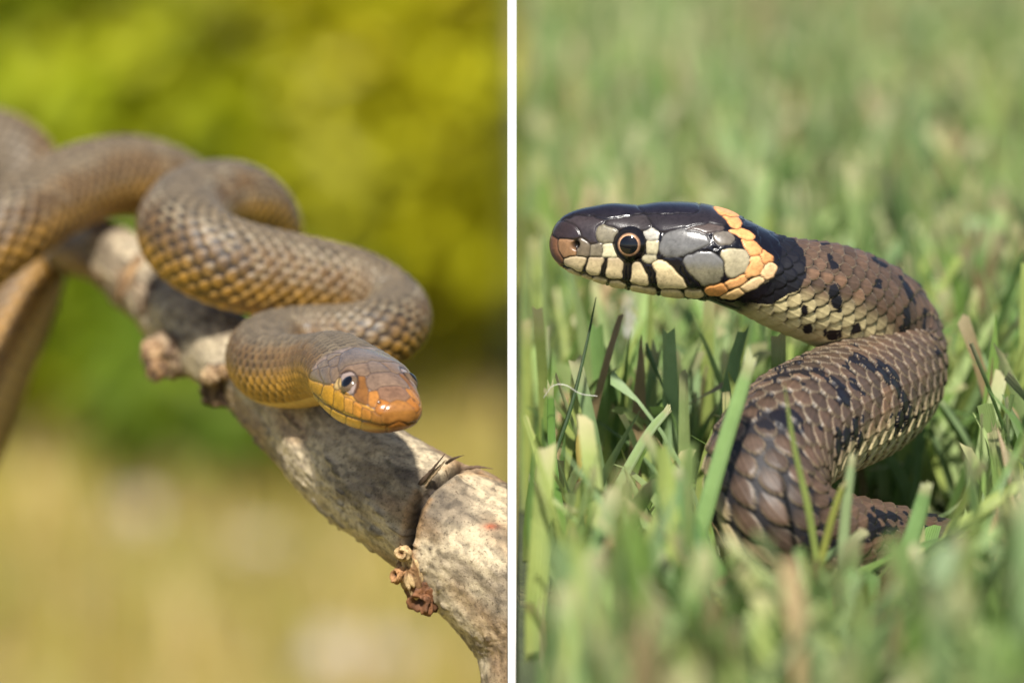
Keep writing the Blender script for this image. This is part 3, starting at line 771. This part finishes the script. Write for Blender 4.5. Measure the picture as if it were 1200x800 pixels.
# knobbed stubs of old twigs, farther along
GREY2 = ((150, 128, 100), (84, 62, 44))
lump('twig_stub', 200, 418, .668, 25, 22, 16, GREY2, broot, 71, rot=.4, rough=1.0)
lump('twig_stub', 179, 411, .665, 12, 12, 10, ((170, 140, 104), (110, 82, 56)), broot, 72, rough=.6)
lump('twig_stub', 184, 432, .664, 11, 12, 9, ((140, 108, 72), (74, 54, 36)), broot, 73, rough=.8)
lump('twig_stub', 258, 452, .650, 19, 20, 14, ((104, 82, 58), (58, 42, 28)), broot, 74, rough=.9)
lump('twig_stub', 246, 441, .646, 10, 10, 9, ((176, 150, 114), (120, 94, 64)), broot, 75, rough=.6)
lump('twig_stub', 262, 436, .646, 9, 8, 8, ((160, 130, 92), (112, 86, 58)), broot, 76, rough=.6)
lump('twig_stub', 152, 325, .694, 9, 26, 10, ((156, 124, 84), (96, 70, 46)), broot, 77, rot=.45, rough=.6)
lump('twig_stub', 176, 352, .684, 14, 20, 12, ((150, 132, 108), (80, 60, 42)), broot, 78, rot=-.2, rough=1.0)
def sliver(name, pts, wpx, colr, parent, thick=.4):
    P = np.array([at(*q) for q in pts]); dn_, k_ = catmull(P, 8); n_ = len(dn_)
    T = np.gradient(dn_, axis=0); T /= np.linalg.norm(T, axis=1)[:, None]
    wv = np.cross(T, FWD); wv /= np.linalg.norm(wv, axis=1)[:, None]; tv = np.cross(T, wv)
    prof = np.interp(np.linspace(0, 1, n_), [0, .3, 1], [.8, 1, .12]) * wpx * pts[0][2] * K
    az = np.linspace(0, 2 * math.pi, 8, endpoint=False)
    jag = 1 + .5 * (rng.random((n_, 8)) - .5)
    Vv = dn_[:, None] + (wv[:, None] * np.cos(az)[None, :, None] + tv[:, None] * np.sin(az)[None, :, None] * thick) * (prof[:, None] * jag)[..., None]
    cc = np.tile(np.append(lin(colr), .8), (n_ * 8, 1))
    cap = np.array([list(range(7, -1, -1)), [(n_ - 1) * 8 + i for i in range(8)]])
    return mesh_np(name, Vv.reshape(-1, 3), [grid_quads(n_, 8, True), cap], M_BARK, parent, cc)
sliver('bark_splinter', [(484,578,.6035), (496,562,.602), (509,547,.601), (522,531,.600)], 2.8, (66, 50, 36), broot)
sliver('bark_splinter', [(494,572,.603), (506,557,.602), (515,547,.6015), (523,538,.601)], 3.4, (150, 128, 100), broot)
sliver('bark_splinter', [(522,543,.604), (532,537,.602), (544,533,.601)], 2.0, (74, 58, 44), broot)
sliver('bark_splinter', [(540,549,.606), (560,547,.606), (578,549,.606)], 2.2, (92, 72, 54), broot)

# ------------------------------------------------------------------ the lawn
SN = np.vstack([GS['C'][::25], ]); SR = GS['r'][::25]
def blades(x, y, h, wd, seed, cut_p=.55, segs=6, z0=0.0, check=True, xmin=.0008, colset=None, lean=1.0):
    g = np.random.default_rng(seed); n_ = len(x)
    az = g.uniform(0, 2 * math.pi, n_); ln = np.abs(g.normal(0, .34, n_)) * lean + .06; curl = g.normal(.25, .35, n_) * lean
    fa = az + g.normal(0, .9, n_)                       # facing of the flat side
    t = np.linspace(0, 1, segs + 1)[None]
    th = ln[:, None] + curl[:, None] * t * 1.2
    dz = np.cos(th); dr = np.sin(th)
    zz = np.concatenate([np.zeros((n_, 1)), np.cumsum((dz[:, 1:] + dz[:, :-1]) / 2, 1)], 1) / segs * h[:, None]
    rr = np.concatenate([np.zeros((n_, 1)), np.cumsum((dr[:, 1:] + dr[:, :-1]) / 2, 1)], 1) / segs * h[:, None]
    cx = x[:, None] + rr * np.cos(az)[:, None]; cy = y[:, None] + rr * np.sin(az)[:, None]; cz = z0 + zz
    keep = (cx.min(1) - wd * .5 > xmin)
    if check:
        for q in range(2, segs + 1, 1):
            Pq = np.stack([cx[:, q], cy[:, q], cz[:, q]], 1)
            for c0, r0 in zip(SN, SR):
                keep &= np.sum((Pq - c0) ** 2, 1) > (r0 * 1.04 + wd * .3) ** 2
        # the animal's weight has pressed down the grass on the near side of its coils
        tip = 618 + 45 * g.random(n_); tl = 440 + 130 * g.random(n_)
        for q in range(2, segs + 1):
            px, py, d = to_px(np.stack([cx[:, q], cy[:, q], cz[:, q]], -1))
            keep &= ~((d < np.where(px > 1000, .637, .605)) & (px > 812) & (px < 1128) & (py < tip - 40 * np.clip((px - 1060) / 50, 0, 1)))
            if q == segs:
                keep &= ~((d < .605) & (px < 830) & (py < tl))
    idx = np.where(keep)[0]
    cx, cy, cz, az, fa, h, wd = cx[idx], cy[idx], cz[idx], az[idx], fa[idx], h[idx], wd[idx]; n_ = len(idx)
    cut = g.random(n_) < cut_p
    prof_p = np.array([.75, .95, 1, .95, .8, .5, .06]) if segs == 6 else np.interp(np.linspace(0, 1, segs + 1), np.linspace(0, 1, 7), [.75, .95, 1, .95, .8, .5, .06])
    prof_c = np.interp(np.linspace(0, 1, segs + 1), [0, .3, 1], [.8, 1, .86])
    pr = np.where(cut[:, None], prof_c, prof_p) * wd[:, None] * .5
    tw = fa[:, None] + g.normal(0, .5, n_)[:, None] * np.linspace(0, 1, segs + 1)
    wx, wy = -np.sin(tw), np.cos(tw)
    fold = .28 * pr
    L = np.stack([cx - wx * pr, cy - wy * pr, cz], -1); Rr = np.stack([cx + wx * pr, cy + wy * pr, cz], -1)
    Mid = np.stack([cx + np.cos(tw) * fold, cy + np.sin(tw) * fold, cz], -1)
    tipj = cut[:, None] * g.normal(0, .0006, (n_, 3))
    L[:, -1, 2] += tipj[:, 0]; Mid[:, -1, 2] += tipj[:, 1]; Rr[:, -1, 2] += tipj[:, 2]
    V = np.stack([L, Mid, Rr], 2)                        # n, segs+1, 3, xyz
    cs = colset if colset is not None else np.array([lin((142, 164, 98)), lin((124, 152, 76)), lin((154, 172, 110)), lin((108, 138, 74)), lin((158, 172, 94)), lin((136, 160, 108))])
    c = cs[g.integers(0, len(cs), n_)] * g.uniform(.75, 1.2, (n_, 1))
    dry = g.random(n_) < .07
    c = np.where(dry[:, None], lin((186, 160, 118)) * g.uniform(.6, 1.1, (n_, 1)), c)
    Cc = np.repeat(c[:, None], segs + 1, 1)
    Cc[:, 0] = Cc[:, 0] * .6 + lin((170, 168, 110)) * .4
    wt = (cut & (g.random(n_) < .6))
    Cc[:, -1] = np.where(wt[:, None], Cc[:, -1] * .35 + lin((206, 190, 150)) * .65, Cc[:, -1])
    Cc = np.repeat(Cc[:, :, None], 3, 2)
    al = np.broadcast_to(np.array([0, .5, 1])[None, None, :, None], Cc.shape[:3] + (1,))
    Cc = np.concatenate([Cc, al], -1)
    q0 = grid_quads(segs + 1, 3)
    Fq = (q0[None] + (np.arange(n_) * (segs + 1) * 3)[:, None, None]).reshape(-1, 4)
    return V.reshape(-1, 3), Fq, Cc.reshape(-1, 4)
def scatter(dens, y0, y1, x1f, seed):
    g = np.random.default_rng(seed); n_ = int(dens * (y1 - y0) * max(x1f(y1), x1f(y0)))
    y = g.uniform(y0, y1, n_); x = g.uniform(.0006, 1, n_) * max(x1f(y1), x1f(y0))
    k = x < x1f(y); return x[k], y[k]
parts = []; off = 0; Vs, Fs, Cs = [], [], []
def add(b):
    global off
    V_, F_, C_ = b; Vs.append(V_); Fs.append(F_ + off); Cs.append(C_); off += len(V_)
xf = lambda y: .115 + (y + .6) * .17
def hts(n_, g, mu=.031, s=.0065): return np.clip(g.normal(mu, s, n_), .012, .043)
g1 = np.random.default_rng(91)
x, y = scatter(76000, -.26, .22, xf, 92); add(blades(x, y, hts(len(x), g1), np.clip(g1.normal(.0021, .0007, len(x)), .0009, .0042), 93))
x, y = scatter(36000, .22, 1.1, xf, 94); add(blades(x, y, hts(len(x), g1), np.clip(g1.normal(.0026, .0008, len(x)), .0014, .005), 95, segs=4, check=False))
x, y = scatter(9000, 1.1, 2.68, xf, 96); add(blades(x, y, hts(len(x), g1, .034), np.clip(g1.normal(.0045, .001, len(x)), .002, .007), 97, segs=3, check=False))
# short undergrowth between the taller blades
x, y = scatter(26000, -.26, .35, xf, 192); add(blades(x, y, hts(len(x), g1, .016, .004), np.clip(g1.normal(.0022, .0006, len(x)), .001, .004), 193, segs=3, check=True, lean=1.6))
o = mesh_np('lawn_grass', np.vstack(Vs), np.vstack(Fs), M_GRASS, None, np.vstack(Cs))
tag(o, 'short mown green lawn grass around the collared snake', 'grass', kind='stuff')

def hero(pts, wpx, colr, label, cut=True, group=None, name='grass_blade', face=0.0, cat='grass blade'):
    P = np.array([at(*q) for q in pts]); dn_, _ = catmull(P, 6); n_ = len(dn_)
    T = np.gradient(dn_, axis=0); T /= np.linalg.norm(T, axis=1)[:, None]
    wv = np.cross(T, FWD); wv /= np.linalg.norm(wv, axis=1)[:, None]; tv = np.cross(wv, T)
    wv, tv = wv * math.cos(face) + tv * math.sin(face), tv * math.cos(face) - wv * math.sin(face)
    tt = np.linspace(0, 1, n_)
    pr = np.interp(tt, [0, .3, .8, 1], [.8, 1, .85, .62] if cut else [.8, 1, .5, .04]) * wpx * .5 * pts[0][2] * K
    offs = np.array([-1, -.5, 0, .5, 1])
    Vv = dn_[:, None] + wv[:, None] * (pr[:, None] * offs)[..., None] + tv[:, None] * (pr[:, None] * .3 * (np.abs(offs) - .5))[..., None]
    if cut: Vv[-1, :, 2] += rng.normal(0, .0005, 5)
    Vv2 = Vv - tv[:, None] * .00012
    c = np.repeat(np.repeat(lin(colr)[None, None], n_, 0), 5, 1)
    if cut: c[-2:] = c[-2:] * .4 + lin((190, 178, 138)) * .6
    c = np.concatenate([c, np.broadcast_to(((offs + 1) / 2)[None, :, None], (n_, 5, 1))], -1)
    V2 = np.vstack([Vv.reshape(-1, 3), Vv2.reshape(-1, 3)]); q = grid_quads(n_, 5)
    ring = np.concatenate([np.arange(n_) * 5, (n_ - 1) * 5 + np.arange(1, 5), (np.arange(n_ - 1)[::-1]) * 5 + 4, np.arange(3, 0, -1)])
    nx_ = np.roll(ring, -1); side = np.stack([ring, nx_, nx_ + n_ * 5, ring + n_ * 5], 1)
    root = V2[:5].mean(0)
    ob = mesh_np(name, V2, [q, q[:, ::-1] + n_ * 5, side], M_GRASS, None, np.vstack([c.reshape(-1, 4)] * 2))
    tag(ob, label, cat, group); return ob
GG = 'tall blades standing clear of the lawn'
hero([(800,690,.566), (826,600,.566), (852,510,.567), (882,416,.568)], 21, (136, 166, 98), 'long green blade with a cut tip leaning against the left flank of the spotted coils', True, GG)
hero([(962,690,.560), (948,600,.560), (930,520,.560), (919,450,.560)], 9, (136, 150, 78), 'slender green blade rising across the middle of the spotted coils', False, GG)
hero([(985,700,.557), (988,640,.557), (993,580,.557), (999,535,.557)], 13, (150, 168, 118), 'straight pale green blade before the tight bend of the spotted coils', True, GG)
hero([(955,700,.556), (964,650,.556), (977,600,.556), (990,562,.556)], 9, (146, 150, 70), 'short yellow-green blade slanting beside the straight pale blade', True, GG)
hero([(640,560,.602), (668,480,.604), (686,410,.606), (699,348,.608)], 7, (58, 84, 40), 'thin dark green blade standing alone under the snout of the collared snake', False, GG, face=.9)
hero([(728,470,.70), (731,430,.70), (735,390,.70), (738,345,.70)], 13, (226, 226, 220), 'bleached white blade in the soft grass beneath the collared head', True, GG)
hero([(1040,720,.560), (1056,670,.560), (1072,620,.560), (1087,565,.560)], 22, (128, 160, 96), 'broad green blade across the tail end of the spotted coils', True, GG)
hero([(830,720,.535), (815,670,.535), (802,610,.535), (792,548,.535)], 30, (108, 146, 92), 'broad blurred blade with a round tip before the left flank of the coils', True, GG)
hero([(1085,690,.570), (1098,650,.570), (1112,618,.570), (1130,592,.570)], 8, (176, 176, 96), 'short yellowish blade with a dry tip past the tail of the coils', True, GG)
hero([(665,640,.588), (650,560,.589), (646,500,.590), (645,452,.590)], 11, (104, 140, 62), 'upright bright green blade beside the white border sheet', True, GG)
hero([(716,585,.590), (738,545,.591), (762,505,.592), (785,478,.593)], 12, (150, 172, 112), 'pale green blade lying over to the right in the lawn under the collared head', True, GG)
hero([(690,620,.590), (684,570,.590), (679,525,.590), (680,505,.590)], 11, (176, 160, 84), 'stubby straw-yellow stalk with a frayed brown tip in the lawn', True, GG, face=.4)
# a hair-thin pale fibre arching over the blades
fp = np.array([at(*q) for q in ((637,466,.586), (648,452,.585), (662,451,.584), (680,461,.585), (700,464,.587))]); fd, _ = catmull(fp, 12)
az = np.linspace(0, 2 * math.pi, 6, endpoint=False)
Vf = fd[:, None] + (np.cos(az)[None, :, None] * UP + np.sin(az)[None, :, None] * FWD) * .00006
o = mesh_np('dry_fibre', Vf.reshape(-1, 3), grid_quads(len(fd), 6, True), plain('pale fibre', (.6, .57, .5), .6))
tag(o, 'hair-thin pale dry fibre arching over the grass beside the white border sheet', 'fibre')

# ------------------------------------------------------------------ behind the branch: meadow and shrubs
def shrub(x, y, wdt, dep, hgt, cols, label, seed, nl=5200, leaf=.035):
    g = np.random.default_rng(seed)
    root = empty('shrub', (x, y, LOW)); tag(root, label, 'shrub', 'shrubs beyond the branch')
    # stems
    Vst, Fst, of = [], [], 0; tips = []
    for k in range(9):
        a = g.uniform(0, 2 * math.pi); rr_ = g.uniform(.2, 1)
        tip = np.array([x + math.cos(a) * wdt * .42 * rr_, y + math.sin(a) * dep * .42 * rr_, LOW + hgt * g.uniform(.55, .95)])
        p0 = np.array([x + g.normal(0, .04), y + g.normal(0, .04), LOW - .03]); mid = (p0 + tip) / 2 + g.normal(0, .06, 3)
        cv, _ = catmull([p0, mid, tip], 8); n_ = len(cv); r_ = np.linspace(.014, .004, n_)
        az = np.linspace(0, 2 * math.pi, 7, endpoint=False)
        Vst.append((cv[:, None] + (np.cos(az)[None, :, None] * np.array([1, 0, 0]) + np.sin(az)[None, :, None] * np.array([0, 1, 0])) * r_[:, None, None]).reshape(-1, 3))
        Fst.append(grid_quads(n_, 7, True) + of); of += n_ * 7; tips.append(cv)
    mesh_np('stem', np.vstack(Vst), np.vstack(Fst), M_STEM, root)
    # leaves in clumps
    nc = 46
    cl = g.normal(0, 1, (nc, 3)); cl /= np.linalg.norm(cl, axis=1)[:, None]; cl *= g.uniform(.35, 1, (nc, 1)) ** .6
    cl = cl * np.array([wdt / 2, dep / 2, hgt * .48]) + np.array([x, y, LOW + hgt * .52])
    ci = g.integers(0, nc, nl)
    pos = cl[ci] + g.normal(0, 1, (nl, 3)) * np.array([.085, .085, .075]) * hgt
    pos[:, 2] = np.maximum(pos[:, 2], LOW + .03)
    nv_ = g.normal(0, .55, (nl, 3)) + np.array([0, -.45, .9])          # leaves turn their faces up and outward
    d1 = np.cross(nv_, g.normal(0, 1, (nl, 3))); d1 /= np.linalg.norm(d1, axis=1)[:, None]
    d2 = np.cross(d1, nv_); d2 /= np.linalg.norm(d2, axis=1)[:, None]
    L = leaf * g.uniform(.6, 1.3, (nl, 1)); up_ = np.cross(d1, d2)
    V_ = np.stack([pos - d1 * L, pos + d2 * L * .45 + up_ * L * .12, pos + d1 * L, pos - d2 * L * .45 + up_ * L * .12], 1)
    cc_ = np.array([lin(c) for c in cols]); tone = g.integers(0, len(cols), nc)
    c_ = cc_[tone[ci]] * g.uniform(.7, 1.25, (nl, 1))
    c4 = np.concatenate([np.repeat(c_[:, None], 4, 1), np.full((nl, 4, 1), .5)], -1).reshape(-1, 4)
    mesh_np('foliage', V_.reshape(-1, 3), np.arange(nl * 4).reshape(-1, 4), M_LEAF, root, c4, smooth=False)
M_STEM = plain('shrub stem', (.12, .08, .045), .8)
YG = [(196, 190, 24), (184, 182, 20), (204, 192, 36)]; MG = [(160, 170, 18), (176, 178, 22), (140, 158, 18)]; DG = [(104, 128, 22), (128, 148, 20), (90, 116, 24)]
shrubs = [(-.98, 4.85, .8, .7, 1.15, DG, 'dark green shrub at the far left end of the hedge of shrubs'), (-.60, 4.6, .62, .6, 1.0, MG, 'mid green rounded shrub beside the dark end shrub'),
          (-.22, 4.75, .62, .6, 1.05, YG, 'bright yellow-green shrub between the two mid green ones'), (.12, 4.8, .6, .6, 1.1, [(172, 176, 22), (190, 184, 24), (156, 168, 26)], 'yellowish green shrub close to the terrace bank'),
          (-1.5, 4.9, .9, .8, 1.2, MG, 'wide mid green shrub past the dark end shrub'), (-.78, 5.7, 1.2, .9, 1.6, MG, 'tall mid green shrub standing behind the rounded one'),
          (-.1, 5.8, 1.3, .9, 1.7, YG, 'tall yellow-green shrub standing behind the bright one'), (-.36, 4.18, .3, .25, .30, DG, 'low dark green bush at the foot of the shrubs')]
for i, a in enumerate(shrubs): shrub(*a, seed=300 + i, nl=7500 if a[4] > .5 else 1600)
g2 = np.random.default_rng(77)
n_ = 16000
gx = g2.uniform(-2.6, -.02, n_); gy = g2.uniform(2.0, 5.6, n_)
o = mesh_np('meadow_grass', *(lambda b: (b[0], b[1], M_GRASS, None, b[2]))(blades(gx, gy, np.clip(g2.normal(.05, .02, n_), .02, .1), np.clip(g2.normal(.006, .002, n_), .003, .01), 78, segs=3, z0=LOW, check=False, xmin=-9,
            colset=np.array([lin((176, 152, 72)), lin((160, 146, 52)), lin((186, 158, 92)), lin((142, 140, 40)), lin((190, 166, 110))]))))
tag(o, 'short dry yellowish meadow grass below the branch', 'grass', kind='stuff')
# a few pale stones in the meadow
M_STONE = plain('pale stone', (.36, .31, .24), .8)
for k, (px, py, sz, lb) in enumerate(((422, 775, .055, 'large pale grey stone lying in the meadow below the branch'), (165, 604, .045, 'pale stone in the meadow under the hanging tail'), (300, 640, .035, 'small pale stone between two larger stones in the meadow'))):
    v = at(px, py, 1.0) - CAM; t = (LOW + .01 - CAM[2]) / v[2]; c0 = CAM + v * t
    th = np.linspace(.001, math.pi - .001, 18); az = np.linspace(0, 2 * math.pi, 28, endpoint=False)
    x = np.sin(th)[:, None] * np.cos(az); y = np.sin(th)[:, None] * np.sin(az); z = np.cos(th)[:, None] + 0 * az
    r = 1 + .5 * (vnoise(x * 1.6 + 5 + k, y * 1.6 + z * 2 + 3, 81 + k) - .5) + .15 * (vnoise(x * 5 + 5, y * 5 + z * 4, 85 + k) - .5)
    Vv = np.stack([x * r * sz, y * r * sz * .8, z * r * sz * .5], -1) + c0
    o = mesh_np('stone', Vv.reshape(-1, 3), grid_quads(18, 28, True), M_STONE); tag(o, lb, 'stone', 'stones in the meadow')
